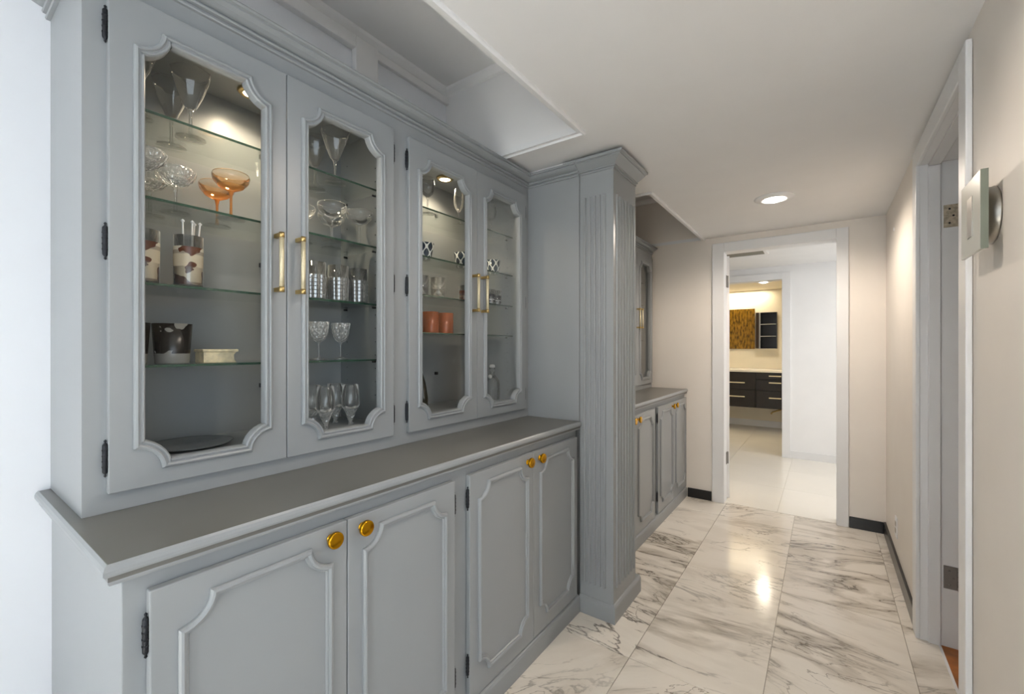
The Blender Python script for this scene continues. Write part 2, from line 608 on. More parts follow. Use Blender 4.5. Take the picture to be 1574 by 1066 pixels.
# walls
struct(MB().box((-1.75, YB, 0), (WX0, WY + .12, 2.7)).build('wall_left', WALLC))
DY0, DY1, DZ = 1.835, 2.597, 2.075
mb = MB()
mb.box((WX1, .62, 0), (.46, DY0 - .012, 2.7)); mb.box((.46, .62, 0), (3.1, .74, 2.7)); mb.box((WX1, DY1 + .012, 0), (.46, WY + .12, 2.7)); mb.box((WX1, DY0 - .012, DZ + .012), (.46, DY1 + .012, 2.7))
struct(mb.build('wall_right', WALL))
EX0, EX1, EZ = -.672, .069, 2.057
mb = MB()
mb.box((WX0, WY, 0), (EX0 - .012, WY + .12, 2.7)); mb.box((EX1 + .012, WY, 0), (WX1 + .12, WY + .12, 2.7)); mb.box((EX0 - .012, WY, EZ + .012), (EX1 + .012, WY + .12, 2.7))
struct(mb.build('wall_end', WALL))
# room behind the camera: window wall
mb = MB()
mb.box((WX0, YB - .1, 0), (-1.5, YB, 2.7)); mb.box((.3, YB - .1, 0), (3.1, YB, 2.7)); mb.box((-1.5, YB - .1, 0), (.3, YB, .45)); mb.box((-1.5, YB - .1, 2.13), (.3, YB, 2.7))
struct(mb.build('wall_back', WALL))
mb = MB()
mb.box((3.0, YB, 0), (3.1, -2.1, 2.7)); mb.box((3.0, .1, 0), (3.1, .62, 2.7)); mb.box((3.0, -2.1, 0), (3.1, .1, .45)); mb.box((3.0, -2.1, 2.25), (3.1, .1, 2.7))
struct(mb.build('wall_living', WALLC))
# room behind the right-hand door
mb = MB()
mb.box((1.8, 1.2, 0), (1.9, 3.2, 2.7)); mb.box((.46, 1.1, 0), (1.9, 1.2, 2.7)); mb.box((.46, 3.2, 0), (1.9, 3.3, 2.7))
struct(mb.build('wall_closet', WALL))
struct(MB().box((.46, 1.1, 2.5), (1.9, 3.3, 2.6)).build('ceiling', CEIL))

# ceiling with two raised trays over the cabinets
T1Y0, T1Y1, T2Y0, TX, TZ = -1.3, 1.643, 2.563, -.845, 2.604
mb = MB()
mb.box((TX, YB, CZ), (WX1 + .12, WY + .1, CZ + .05))
mb.box((WX1 + .12, YB, 2.45), (3.1, .74, 2.5))
mb.box((WX1 + .12, YB, CZ + .05), (WX1 + .17, .62, 2.45))
mb.box((WX0, YB, CZ), (TX, T1Y0, CZ + .05))
mb.box((WX0, T1Y1, CZ), (TX, T2Y0, CZ + .05))
for a, b in ((T1Y0, T1Y1), (T2Y0, WY)):
    mb.box((TX, a, CZ + .05), (TX + .05, b, TZ + .05))
    mb.box((WX0, a, TZ), (TX + .05, b, TZ + .05))
    mb.box((WX0, a - .05, CZ + .05), (TX + .05, a, TZ + .05))
    if b < 3: mb.box((WX0, b, CZ + .05), (TX + .05, b + .05, TZ + .05))
struct(mb.build('ceiling', CEIL))
# tray inner cove trim and back wall panels
for a, b, nm in ((T1Y0, T1Y1, 'trim_1'), (T2Y0, WY, 'trim_2')):
    mb = MB()
    path = [(WX0, a), (TX, a), (TX, b), (WX0, b)]
    sweep(mb, path, [(0, TZ), (0, TZ - .035), (.012, TZ - .03), (.03, TZ - .012), (.035, TZ)], True, lambda p, h: (p[0], p[1], h))
    struct(mb.build(nm, CEIL))
    mb = MB()
    e = .002
    path2 = [(WX0 + .27, a), (TX, a), (TX, b), (WX0 + .27, b)]
    sweep(mb, path2, [(-.028, CZ), (-.028, CZ - .008), (-.024, CZ - .014), (-.018, CZ - .014), (-.014, CZ - .006), (.0015, CZ - .006), (.0015, CZ + .02)], False, lambda p, h: (p[0], p[1], h))
    struct(mb.build(nm.replace('1', '3').replace('2', '4'), TRIM))
mb = MB()
for a, b in ((-.4, 1.075), (1.20, 1.643)):
    for (y0, y1, z0, z1) in ((a, b, 2.545, 2.57), (a, a + .02, 2.2, 2.545), (b - .012, b, 2.2, 2.545)):
        pass
mb.box((WX0, 1.085, 2.1), (WX0 + .03, 1.195, 2.565)); mb.box((WX0, T1Y0, 2.515), (WX0 + .03, 1.085, 2.566)); mb.box((WX0, 1.195, 2.53), (WX0 + .018, T1Y1, 2.566))
struct(mb.build('trim_5', CEIL, bevel=.003))

# black base trims
def base_prof(t, h): return [(0, 0), (t, 0), (t, h - .008), (t - .004, h), (0, h)]
mb = MB(); mb.box((WX1 - .013, DY1 + .09, 0), (WX1, WY, .08)); mb.build('baseboard_right', BLACK, bevel=.002)['kind'] = 'structure'
mb = MB(); mb.box((WX1 - .013, .62, 0), (WX1, DY0 - .09, .08)); mb.build('baseboard_right', BLACK, bevel=.002)['kind'] = 'structure'
mb = MB(); mb.box((-.955, WY - .013, 0), (EX0 - .095, WY, .078)); mb.build('baseboard_end', BLACK, bevel=.002)['kind'] = 'structure'
mb = MB(); mb.box((EX1 + .072, WY - .013, 0), (WX1 - .013, WY, .078)); mb.build('baseboard_end', BLACK, bevel=.002)['kind'] = 'structure'
mb = MB(); mb.box((WX0, YB, 0), (WX0 + .013, .2, .08)); mb.build('baseboard_left', BLACK, bevel=.002)['kind'] = 'structure'

# doorway at the end of the hall
d1 = struct(MB().box((EX0 - .012, WY - .001, EZ), (EX1 + .012, WY + .121, EZ + .012)).box((EX0 - .012, WY - .001, 0), (EX0, WY + .121, EZ)).box((EX1, WY - .001, 0), (EX1 + .012, WY + .121, EZ)).build('door_1', TRIM))
cw = .088
mb = MB()
mb.box((EX0 - cw, WY - .018, 0), (EX0 + .002, WY - .001, EZ + .075)); MBc = mb
mb.build('casing', TRIM, d1, bevel=.003)
MB().box((EX1 - .002, WY - .018, 0), (EX1 + .068, WY - .001, EZ + .075)).build('casing', TRIM, d1, bevel=.003)
MB().box((EX0 + .002, WY - .018, EZ - .002), (EX1 - .002, WY - .001, EZ + .075)).build('casing', TRIM, d1, bevel=.003)
# the leaf swung back into the far room, only its edge shows
ang = math.radians(116)
dv = Vector((math.cos(ang), math.sin(ang))); nv = Vector((-dv.y, dv.x))
hp = Vector((-.653, 4.050))
pts = [hp, hp + dv * .73, hp + dv * .73 + nv * .035, hp + nv * .035]
MB().prism([(p.x, p.y) for p in pts], 'z', .012, 2.045).build('door_leaf', TRIM, d1, bevel=.002)
for z in (1.83, .35):
    m_ = MB(); m_.box((EX0, WY + .085, z - .05), (EX0 + .004, WY + .121, z + .05)); m_.lathe([(0.0001, -.05), (.007, -.05), (.007, .05), (.0001, .05)], 10, (EX0 + .005, WY + .127, z))
    m_.build('hinge', HINGEM, d1)

# doorway on the right
d2 = struct(MB().box((WX1 - .001, DY0 - .012, 0), (.461, DY0, DZ)).box((WX1 - .001, DY1, 0), (.461, DY1 + .012, DZ)).box((WX1 - .001, DY0 - .012, DZ), (.461, DY1 + .012, DZ + .012)).build('door_2', TRIM))
for y0, y1 in ((DY0 - .078, DY0 + .002), (DY1 - .002, DY1 + .085)):
    MB().box((.324, y0, 0), (.339, y1, DZ + .078)).build('casing', TRIM, d2, bevel=.003)
MB().box((.324, DY0 + .002, DZ - .002), (.339, DY1 - .002, DZ + .078)).build('casing', TRIM, d2, bevel=.003)
m_ = MB(); m_.box((.364, DY1 - .012, 0), (.403, DY1, DZ - .012)); m_.box((.364, DY0, 0), (.403, DY0 + .012, DZ - .012)); m_.box((.364, DY0, DZ - .012), (.403, DY1, DZ))
m_.build('stop', TRIM, d2, bevel=.002)
MB().box((.465, DY1 + .004, .012), (1.22, DY1 + .040, DZ - .004)).build('door_leaf', TRIM, d2, bevel=.002)
for z, mt in ((1.838, OLDSTEEL), (.298, HINGEM)):
    m_ = MB(); m_.box((.413, DY1 - .004, z - .048), (.456, DY1, z + .048))
    m_.lathe([(.0001, -.05), (.0065, -.05), (.0065, .05), (.0001, .05)], 12, (.463, DY1 - .006, z))
    for k in range(4): m_.lathe([(.0001, -.001), (.008, -.001), (.008, .001), (.0001, .001)], 12, (.463, DY1 - .006, z - .03 + .02 * k))
    h = m_.build('hinge', mt, d2)
    for (dx, dz) in ((.018, .03), (.03, 0), (.018, -.03)):
        MB().lathe([(.0001, -.0015), (.004, -.001), (.004, 0)], 8, (.413 + dx, DY1 - .004, z + dz), 'y').build('screw', BLACKMET if z > 1 else HINGEM, h)
MB().box((.396, DY0, -.001), (.405, DY1, .0015)).build('threshold', TRIM, d2)

# far room and bathroom shell
struct(MB().box((-2.6, 4.03, 0), (-2.5, 8.3, 2.5)).box((-2.5, 4.02, 0), (-1.6, 4.04, 2.5)).build('wall_far_left', WHITE))
struct(MB().box((1.75, 4.04, 0), (1.85, 6.0, 2.5)).box((.46, 3.93, 0), (1.85, 4.03, 2.5)).build('wall_far_right', WHITE))
IX = -.407
mb = MB(); mb.box((IX + .01, 5.97, 0), (1.85, 6.09, 2.4)); mb.box((-2.5, 5.97, 0), (-1.26, 6.09, 2.4)); mb.box((-1.26, 5.97, 2.08), (IX + .01, 6.09, 2.4))
struct(mb.build('wall_far', WHITE))
struct(MB().box((-2.6, 4.04, 2.225), (1.85, 6.10, 2.3)).build('ceiling', WHITE))
d3 = struct(MB().box((IX, 5.965, 0), (IX + .01, 6.095, 2.075)).box((-1.26, 5.965, 2.07), (IX + .01, 6.095, 2.08)).build('door_3', WHITE))
MB().box((IX, 5.953, 0), (IX + .085, 5.969, 2.15)).build('casing', TRIM, d3, bevel=.003)
MB().box((-1.3, 5.953, 2.07), (IX, 5.969, 2.15)).build('casing', TRIM, d3, bevel=.003)
struct(MB().box((IX + .085, 5.957, 0), (1.75, 5.969, .085)).build('baseboard_far', TRIM))
BWALL = plain('warm_bathroom_wall', '#efe6d2', .5, var=.01)
struct(MB().box((-2.5, 8.05, 0), (0.2, 8.15, 2.4)).box((-.1, 6.09, 0), (0.0, 8.05, 2.4)).build('wall_bathroom', BWALL))
struct(MB().box((-2.5, 6.09, 2.2), (.1, 8.05, 2.26)).build('ceiling', BWALL))
struct(MB().box((-2.5, 8.036, 0), (-.1, 8.05, .1)).build('baseboard_bathroom', TRIM))

# ------------------------------------------------------------------ cabinets
def knob(parent, y, z, x=-.965):
    m_ = MB()
    m_.lathe([(.0001, 0), (.011, 0), (.011, .002), (.006, .003), (.0055, .010), (.008, .0125), (.0185, .0135), (.0198, .0155), (.0198, .0225), (.0185, .0245), (.016, .0250), (.0001, .0250)], 28, (x, y, z), 'x')
    return m_.build('knob', GOLD, parent)


def pull(parent, y, z0, z1, x=-1.25):
    m_ = MB()
    xc = x + .034
    m_.tube([(xc, y, z0 + .014), (xc, y, z1 - .014)], .0062, 14, 1)
    for z in (z0, z1 - .014):
        m_.tube([(xc, y, z), (xc, y, z + .014)], .0072, 14, 0)
        m_.box((x, y - .0055, z + .0015), (xc, y + .0055, z + .0125), 0)
    return m_.build('handle', [BRASS, PALEBRASS], parent)


def hinge(parent, x, y, z):
    m_ = MB()
    m_.lathe([(.0001, -.041), (.0028, -.038), (.0016, -.034), (.0048, -.030), (.0052, -.028), (.0052, .028), (.0048, .030), (.0016, .034), (.0028, .038), (.0001, .041)], 12, (x, y, z))
    for k in (-.018, -.006, .006, .018):
        m_.lathe([(.0001, k - .0012), (.0060, k - .0012), (.0060, k + .0012), (.0001, k + .0012)], 12, (x, y, z))
    return m_.build('hinge', BLACKMET, parent)


def mapx(x0):
    return lambda p, h: (x0 + h, p[0], p[1])


def flat_door(parent, y0, y1, z0, z1, knoby, hingey):
    xf = -.965
    d = MB().box((-.984, y0, z0), (xf, y1, z1)).build('door', PAINT, parent, bevel=.0025)
    mb = MB()
    pts = notched(y0 + .041, y1 - .041, z0 + .062, z1 - .036, .052)
    sweep(mb, pts, [(0, -.001), (0, .006), (.003, .010), (.007, .0115), (.0105, .0095), (.0115, .006), (.0150, .0055), (.017, .002), (.017, -.001)], True, mapx(xf))
    mb.build('moulding', PAINT, d)
    knob(d, knoby, .820)
    for z in (.772, .212):
        hinge(d, -.972, hingey, z)
    return d


def glass_door(parent, y0, y1, z0, z1, pully, hingey, dark=False):
    xb, xf = -1.268, -1.250
    iy0, iy1, iz0, iz1, r = y0 + .041, y1 - .041, z0 + .037, z1 - .055, .052
    mb = MB()
    a = .009
    oy0, oy1, oz0, oz1 = iy0 + a, iy1 - a, iz0 + a, iz1 - a
    # ring of quads between the outer rectangle and the scooped opening
    inner = notched(oy0, oy1, oz0, oz1, r)
    n = len(inner); seg = n // 4
    outer = []
    cs = ((y0, z0), (y1, z0), (y1, z1), (y0, z1))
    rr = r
    for c, (cy, cz) in enumerate(cs):
        for i in range(seg):
            p = inner[c * seg + i]
            # side points first go on one edge, then the other, corner in the middle
            t = i / (seg - 1)
            if c in (0, 2):
                q = (cy, p[1]) if t < .5 else ((cy, cz) if t == .5 else (p[0], cz))
            else:
                q = (p[0], cz) if t < .5 else ((cy, cz) if t == .5 else (cy, p[1]))
            outer.append(q)
    vs = []
    for x in (xb, xf):
        vs += [(x, p[0], p[1]) for p in outer]
        vs += [(x, p[0], p[1]) for p in inner]
    fs = []
    for i in range(n):
        j = (i + 1) % n
        fs.append((i, j, n + j, n + i))
        fs.append((2 * n + i, 2 * n + j, 3 * n + j, 3 * n + i))
        fs.append((i, j, 2 * n + j, 2 * n + i))
        fs.append((n + i, n + j, 3 * n + j, 3 * n + i))
    mb.add(vs, fs)
    d = mb.build('door', PAINT, parent, bevel=.002)
    mb = MB()
    pts = notched(iy0, iy1, iz0, iz1, r)
    sweep(mb, pts, [(0, -.001), (0, .005), (.003, .009), (.0065, .0105), (.009, .009), (.010, .006), (.0125, .006), (.015, .0085), (.0175, .0085), (.020, .005), (.021, -.004), (.021, -.018)], True, mapx(xf))
    mb.build('moulding', PAINT, d)
    MB().box((xb + .001, iy0 + .004, iz0 + .004), (xb + .004, iy1 - .004, iz1 - .004)).build('pane', PANE, d)
    pull(d, pully, 1.432, 1.596)
    for z in (1.975, 1.508, 1.04):
        hinge(d, -1.258, hingey, z)
    return d


def counter(label, y0, y1, off=0):
    mb = MB()
    t = thing('countertop', label, 'countertop', (0, 0, 0))
    # solid slab under a double-stepped edge moulding
    x1 = -.985
    path = [(WX0 + .001, y0 + off), (x1, y0 + off), (x1, y1 + off)]
    if False: pass
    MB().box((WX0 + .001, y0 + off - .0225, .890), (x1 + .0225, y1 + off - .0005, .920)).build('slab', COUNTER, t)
    prof = [(0, .880), (-.013, .880), (-.020, .8825), (-.0225, .887), (-.0215, .892), (-.0175, .8955), (-.0175, .898), (-.027, .8995), (-.0300, .904), (-.0300, .910), (-.0275, .9165), (-.0235, .9205), (-.0226, .9205), (-.0226, .900), (0, .895)]
    m2 = MB(); sweep(m2, path, prof, False, lambda p, h: (p[0], p[1], h))
    m2.build('edge_moulding', PAINT, t)
    return t


def base_cabinet(label, off=0.0, endy=1.903):
    t = thing('base_cabinet', label, 'cabinet', (-1.29, 1.06 + off, 0))
    inv = -Vector(t.location)
    Y0, Y1 = .218 + off, endy + off
    b = MB()
    b.box((WX0 + .001, Y0, .0), (-.985, Y1, .8797))
    o = b.build('carcass', PAINT, t, bevel=.0015)
    d = []
    for (a, c, ky, hy) in ((.251, .641, .598, .2475), (.6435, 1.031, .6845, 1.0345), (1.103, 1.4945, 1.4515, 1.0995), (1.497, 1.880, 1.540, 1.8835)):
        d.append(flat_door(t, a + off, c + off, .09, .850, ky + off, hy + off))
    k = MB(); k.box((-.985, Y0, 0), (-.962, Y1, .066)); k.prism([(-.985, .066), (-.962, .066), (-.965, .076), (-.976, .084), (-.985, .086)], 'y', Y0, Y1)
    k.build('plinth', PAINT, t, bevel=.0015)
    for c in t.children:
        c.location = inv
    return t


BAY = ((.262, 1.028), (1.095, 1.865))
INZ0, INZ1 = 1.0, 2.085
SHELF1 = (1.855, 1.646, 1.437, 1.236)
SHELF2 = (1.855, 1.655, 1.495, 1.340)


def display_cabinet(label, off=0.0, shelves=True, endy=1.905):
    t = thing('display_cabinet', label, 'cabinet', (-1.43, 1.06 + off, .9205))
    inv = -Vector(t.location)
    Y0, Y1 = .216 + off, endy + off
    xf = -1.268
    zt = 2.105
    b = MB()
    z0 = .9205
    b.box((WX0 + .001, Y0, z0), (xf, Y0 + .03, 2.145))                      # near end
    b.box((WX0 + .001, Y0 + .03, z0), (xf, Y1, INZ0))                       # bottom deck
    b.box((WX0 + .001, Y0 + .03, INZ1), (xf, Y1, 2.145))                    # top
    b.box((WX0 + .001, Y0 + .03, INZ0), (WX0 + .008, Y1, INZ1))             # back
    b.box((WX0 + .008, 1.03 + off, INZ0), (xf, 1.09 + off, INZ1))           # partition
    b.box((WX0 + .008, 1.87 + off, INZ0), (xf, Y1, INZ1))                   # far end
    b.box((xf, Y0, z0), (xf + .003, .262 + off, 2.145))
    b.box((xf, 1.028 + off, z0), (xf + .003, 1.095 + off, 2.145))
    b.box((xf, 1.865 + off, z0), (xf + .003, Y1, 2.145))
    for ya, yb in ((.262, 1.028), (1.095, 1.865)):
        b.box((xf, ya + off, z0), (xf + .003, yb + off, .985))
        b.box((xf, ya + off, 2.03), (xf + .003, yb + off, 2.145))
    b.build('carcass', PAINT, t)
    # crown
    m2 = MB()
    prof = [(0, 2.107), (-.008, 2.107), (-.010, 2.1110), (-.009, 2.1150), (-.005, 2.1160), (-.005, 2.1200), (-.014, 2.1210), (-.016, 2.1250), (-.014, 2.1280), (-.009, 2.1290), (-.009, 2.1330), (-.020, 2.1350), (-.032, 2.1390), (-.042, 2.1455), (-.043, 2.1465), (-.043, 2.1500), (-.052, 2.1510), (-.055, 2.1550), (-.053, 2.1595), (0, 2.1595)]
    xff = xf + .003
    path = [(WX0 + .001, Y0), (xff, Y0), (xff, Y1)]
    if off == 0: path += [(-.968, Y1)]
    else: path = [(xff, Y0), (xff, Y1)]
    sweep(m2, path, prof, False, lambda p, h: (p[0], p[1], h))
    m2.build('crown_moulding', PAINT, t)
    for i, (a, c, py, hy) in enumerate(((.255, .6365, .606, .2515), (.6385, 1.019, .667, 1.0225), (1.088, 1.477, 1.447, 1.0845), (1.479, 1.862, 1.508, 1.8655))):
        glass_door(t, a + off, c + off, .963, 2.06, py + off, hy + off)
    for bay, zs in zip(BAY, (SHELF1, SHELF2)):
        for z in zs:
            s = MB()
            s.box((-1.585, bay[0] + off + .003, z - .006), (-1.334, bay[1] + off - .003, z), 0)
            s.box((-1.334, bay[0] + off + .003, z - .006), (-1.332, bay[1] + off - .003, z), 1)
            so = s.build('shelf', [SHELFG, SHELFEDGE], t)
            if off == 0:
                for yy in (bay[0] + .006, bay[1] - .006):
                    for xx in (-1.37, -1.55):
                        MB().lathe([(.0001, -.006), (.004, -.006), (.004, .008), (.0001, .008)], 8, (xx, yy + off, z - .0105), 'y').build('shelf_pin', BLACKMET, so)
        if off == 0:
            for z in (1.937, 1.563, 1.148):
                MB().box((-1.592, (bay[0] + bay[1]) / 2 + .07, z - .007), (-1.580, (bay[0] + bay[1]) / 2 + .084, z + .007)).build('back_clip', BLACKMET, t)
            s = MB()
            for xx in (-1.37, -1.55):
                k = 1.05
                while k < 2.03:
                    s.lathe([(.0001, 0), (.0026, 0), (.0022, -.0006)], 6, (xx, bay[1] + .0016, k), 'y')
                    k += .05
            po = s.build('peg_hole', plain('peg_hole_dark', '#3a3f42', .8), t)
            po['kind'] = 'stuff'
    for c in t.children:
        c.location = inv
    return t


bc1 = base_cabinet('blue-grey base cabinet with four panelled doors and gold round knobs, near the camera')
bc2 = base_cabinet('blue-grey base cabinet beyond the fluted column, against the far wall', 2.03, 1.889)
counter('long blue-grey countertop with stepped moulded edge under the near glass-door cabinet', .218, 1.905)
counter('short-looking blue-grey countertop beyond the fluted column, ending at the far wall', .30, 1.888, 2.03)
dc1 = display_cabinet('tall blue-grey display cabinet with four scalloped glass doors full of glassware')
dc2 = display_cabinet('blue-grey display cabinet mostly hidden behind the fluted column', 2.03, endy=1.885)

# fluted column
colm = thing('fluted_column', 'blue-grey fluted square column between the two cabinet runs', 'column', (-.88, 2.06, 0))
CX0, CX1, CY0, CY1 = -.968, -.797, 1.917, 2.205


def flute_poly(n1, n2):
    """plan outline: reeded front (facing -Y) and reeded side (facing +X)"""
    pts = [(CX0, CY0)]
    a, b = CX0 + .014, CX1 - .030
    p = (b - a) / n1
    for i in range(n1):
        x = a + i * p
        for k in range(7):
            t = k / 6
            pts.append((x + p * (.26 + .48 * (.5 - .5 * math.cos(PI * t))), CY0 - .0095 * max(0, math.sin(PI * t))))
    pts.append((CX1, CY0))
    a, b = CY0 + .022, CY1 - .008
    p = (b - a) / n2
    for i in range(n2):
        y = a + i * p
        for k in range(7):
            t = k / 6
            pts.append((CX1 + .0075 * max(0, math.sin(PI * t)), y + p * (.26 + .48 * (.5 - .5 * math.cos(PI * t)))))
    pts += [(CX1, CY1), (WX0 + .3, CY1), (WX0 + .3, CY0 + .03), (CX0, CY0 + .03)]
    return pts


m_ = MB()
m_.prism(flute_poly(5, 7), 'z', .15, 1.997)
for z0, z1 in ((.0, .15), (1.997, CZ)):
    m_.box((CX0, CY0, z0), (CX1, CY0 + .031, z1)); m_.box((WX0 + .3, CY0 + .03, z0), (CX1, CY1, z1))
sh = m_.build('shaft', PAINT, colm)
m_ = MB(); m_.box((WX0 + .001, 1.9055, .9205), (-.9685, 1.946, CZ)); m_.build('side_panel', PAINT, colm)
m_ = MB()
sweep(m_, [(CX0, CY0), (CX1, CY0), (CX1, 2.255)], [(0, 0), (-.012, 0), (-.012, .068), (-.010, .074), (-.004, .082), (0, .084)], False, lambda p, h: (p[0], p[1], h))
m_.box((CX1 - .05, CY1, 0), (CX1, 2.255, .084))
m_.build('column_base', PAINT, colm)
m_ = MB()
prof = [(0, 2.110), (-.006, 2.110), (-.006, 2.1155), (-.003, 2.1165), (-.003, 2.119), (-.013, 2.120), (-.014, 2.124), (-.010, 2.126), (-.016, 2.129), (-.030, 2.137), (-.046, 2.147), (-.052, 2.150), (-.052, 2.1535), (-.063, 2.1545), (-.066, 2.158), (-.066, 2.165), (-.058, 2.168), (0, 2.168)]
sweep(m_, [(WX0 + .3, CY0), (CX1, CY0), (CX1, CY1)] if False else [(CX0 - .06, CY0), (CX1, CY0), (CX1, CY1)], prof, False, lambda p, h: (p[0], p[1], h))
m_.build('capital', PAINT, colm)
for c in colm.children: c.location = -Vector(colm.location)
# white filler strip over the crown
struct(MB().box((-1.59, 1.66, 2.1605), (-1.25, 1.861, CZ - .0005)).box((-1.59, 1.888, 2.1605), (-1.03, 1.904, CZ - .0005)).build('trim_6', CEIL))

# ------------------------------------------------------------------ lights you can see
def downlight(label, x, y, z):
    t = thing('downlight', label, 'ceiling light', (x, y, z))
    MB().lathe([(.052, .002), (.054, -.004), (.060, -.007), (.064, -.013), (.072, -.014), (.098, -.008), (.106, -.004), (.107, 0), (.052, 0)], 40).build('trim_ring', TRIM, t)
    MB().lathe([(.0001, -.026), (.02, -.0245), (.038, -.018), (.050, -.006), (.052, 0)], 32).build('lens', LAMPON, t)
    return t


downlight('round white recessed ceiling light near the end of the hall', -.25, 3.08, CZ)
downlight('round white recessed ceiling light above the near glass doors, at the top edge', -.28, 1.05, CZ)
downlight('small round bathroom ceiling light seen through both doorways', -.70, 7.05, 2.2)
for lab, y in (('small brass puck light inside the first pair of glass doors', .640), ('small brass puck light inside the second pair of glass doors', 1.50)):
    t = thing('puck_light', lab, 'cabinet light', (-1.47, y, INZ1), 'puck lights in the display cabinet')
    MB().lathe([(.0001, 0), (.040, 0), (.041, -.004), (.036, -.009), (.026, -.011), (.025, -.006)], 32).build('housing', BRASS, t)
    MB().lathe([(.0001, -.0085), (.015, -.009), (.024, -.0085), (.025, -.006)], 28).build('lens', PUCKON, t)
    l = spot('puck_lamp', (-1.47, y, INZ1 - .014), 6, (1.0, .80, .56), 150, .7, .02)

# wall lamp at the right
t = thing('wall_lamp', 'square green-edged glass plate wall lamp on the right wall by the door', 'lamp', (WX1, 1.575, 1.607))
MB().lathe([(.0001, 0), (.070, 0), (.0705, -.004), (.069, -.006), (.069, -.027), (.0001, -.027)], 48, axis='x').build('round_base', STEEL, t)
MB().box((-.034, -.03, -.06), (-.0275, .03, .06)).build('metal_plate', STEEL, t)
m_ = MB(); m_.box((-.041, -.087, -.094), (-.0345, .087, .094), 0); m_.build('glass_plate', [FROST], t)
m_ = MB(); m_.box((-.0405, -.0905, -.094), (-.0275, -.087, .094), 0); m_.build('glass_edge', GREENEDGE, t)
MB().box((-.0425, -.022, -.05), (-.041, .022, .05)).build('centre_plate', STEEL, t)

# outlet and small wall plate
t = thing('wall_outlet', 'small white outlet plate low on the right wall before the corner', 'outlet', (WX1, 3.36, .235))
MB().box((-.006, -.036, -.058), (0, .036, .058)).build('cover_plate', WHITEPL, t, bevel=.002)
for z in (.02, -.02):
    MB().box((-.008, -.016, z - .013), (-.006, .016, z + .013)).build('socket', plain('socket_grey', '#b9b2a8', .5), t, bevel=.001)
o = MB().lathe([(.0001, -.004), (.010, -.004), (.012, 0)], 16, (0, 0, 0), 'x').build('wall_hook', WHITEPL, None, (WX1, 3.48, 1.99))
tag(o, 'tiny white button fixing high on the right wall', 'fixing')

# vent in the far room ceiling
t = thing('ceiling_vent', 'grey slatted air vent in the ceiling just past the doorway', 'vent', (-.80, 4.93, 2.225))
m_ = MB(); sweep(m_, [(-.34, -.14), (.34, -.14), (.34, .14), (-.34, .14)], [(0, 0), (0, -.008), (.03, -.012), (.034, 0)], True, lambda p, h: (p[0], p[1], h)); m_.build('frame', TRIM, t)
MB().box((-.31, -.11, -.001), (.31, .11, 0)).build('backing', plain('vent_dark', '#57544c', .8), t)
for i in range(9):
    y = -.10 + i * .025
    MB().add([(-.31, y - .008, -.002), (.31, y - .008, -.002), (.31, y + .008, -.010), (-.31, y + .008, -.010)], [(0, 1, 2, 3)]).build('slat', plain('vent_slat', '#8a877d', .5) if i == 0 else bpy.data.materials['vent_slat'], t)

# ------------------------------------------------------------------ bathroom
van = thing('vanity', 'wall-hung espresso vanity with gold bar pulls in the bathroom', 'vanity', (-1.1, 7.77, .36))
inv = -Vector(van.location)
MB().box((-2.0, 7.52, .36), (-.3, 8.045, .898)).build('body', ESPRESSO, van)
for (x0, x1, zs, h0, h1) in ((-2.0, -.853, ((.362, .625), (.63, .895)), -1.45, -.995), (-.847, -.3, ((.362, .625), (.63, .79), (.795, .895)), -.676, -.52)):
    for z0, z1 in zs:
        d = MB().box((x0 + .002, 7.5, z0), (x1 - .002, 7.519, z1 - .002)).build('drawer', ESPRESSO, van, bevel=.002)
        hz = {(.362, .625): .522, (.63, .895): .735, (.63, .79): .748, (.795, .895): .848}[(z0, z1)]
        m_ = MB(); m_.box((h0, 7.475, hz - .008), (h1, 7.485, hz + .008)); m_.box((h0 + .01, 7.484, hz - .005), (h0 + .02, 7.501, hz + .005)); m_.box((h1 - .02, 7.484, hz - .005), (h1 - .01, 7.501, hz + .005))
        m_.build('handle', PALEBRASS, d)
MB().tube([(-.50, 7.62, .36), (-.64, 7.62, .300), (-.66, 7.62, .27)], .012, 8).build('drain_pipe', BRASS, van)
for c in van.children: c.location = inv
o = MB().box((-2.02, 7.485, .899), (-.28, 8.047, .932)).build('worktop', QUARTZ, bevel=.003)
tag(o, 'thin white stone top on the dark bathroom vanity', 'countertop')
o = MB().box((-.82, 0, -.326), (0, .03, .326)).build('mirror_panel', AMBERPANEL, None, (-.921, 8.015, 1.574), bevel=.002)
o.location = (-.921, 8.018, 1.574)
tag(o, 'amber and brown panel hanging above the bathroom vanity', 'mirror')
t = thing('wall_shelf_unit', 'black open shelf box on the bathroom wall right of the amber panel', 'shelf', (-.75, 7.98, 1.255))
BK = plain('black_lacquer', '#0f1014', .2)
m_ = MB(); m_.box((-.144, .055, 0), (.144, .066, .57)); m_.box((-.144, -.07, 0), (.144, .055, .012)); m_.box((-.144, -.07, .558), (.144, .055, .57)); m_.box((.132, -.07, .012), (.144, .055, .558)); m_.box((-.144, -.07, .012), (-.132, .055, .558))
m_.build('box', BK, t)
MB().box((-.1, -.076, .0), (-.08, -.0705, .57)).build('chrome_strip', STEEL, t)
MB().box((-.144, -.0755, .0), (-.1, -.0705, .57)).build('side_panel', MIRRORDK, t)
for z in (.19, .38): MB().box((-.131, -.06, z), (.131, .054, z + .008)).build('shelf', FROST, t)

# ------------------------------------------------------------------ glassware
def prof_double(outer, th=.0016):
    """outer wall up, then back down the inside"""
    return outer + [(outer[-1][0] - .0008, outer[-1][1] + .0006), (outer[-1][0] - .0014, outer[-1][1] - .001)]


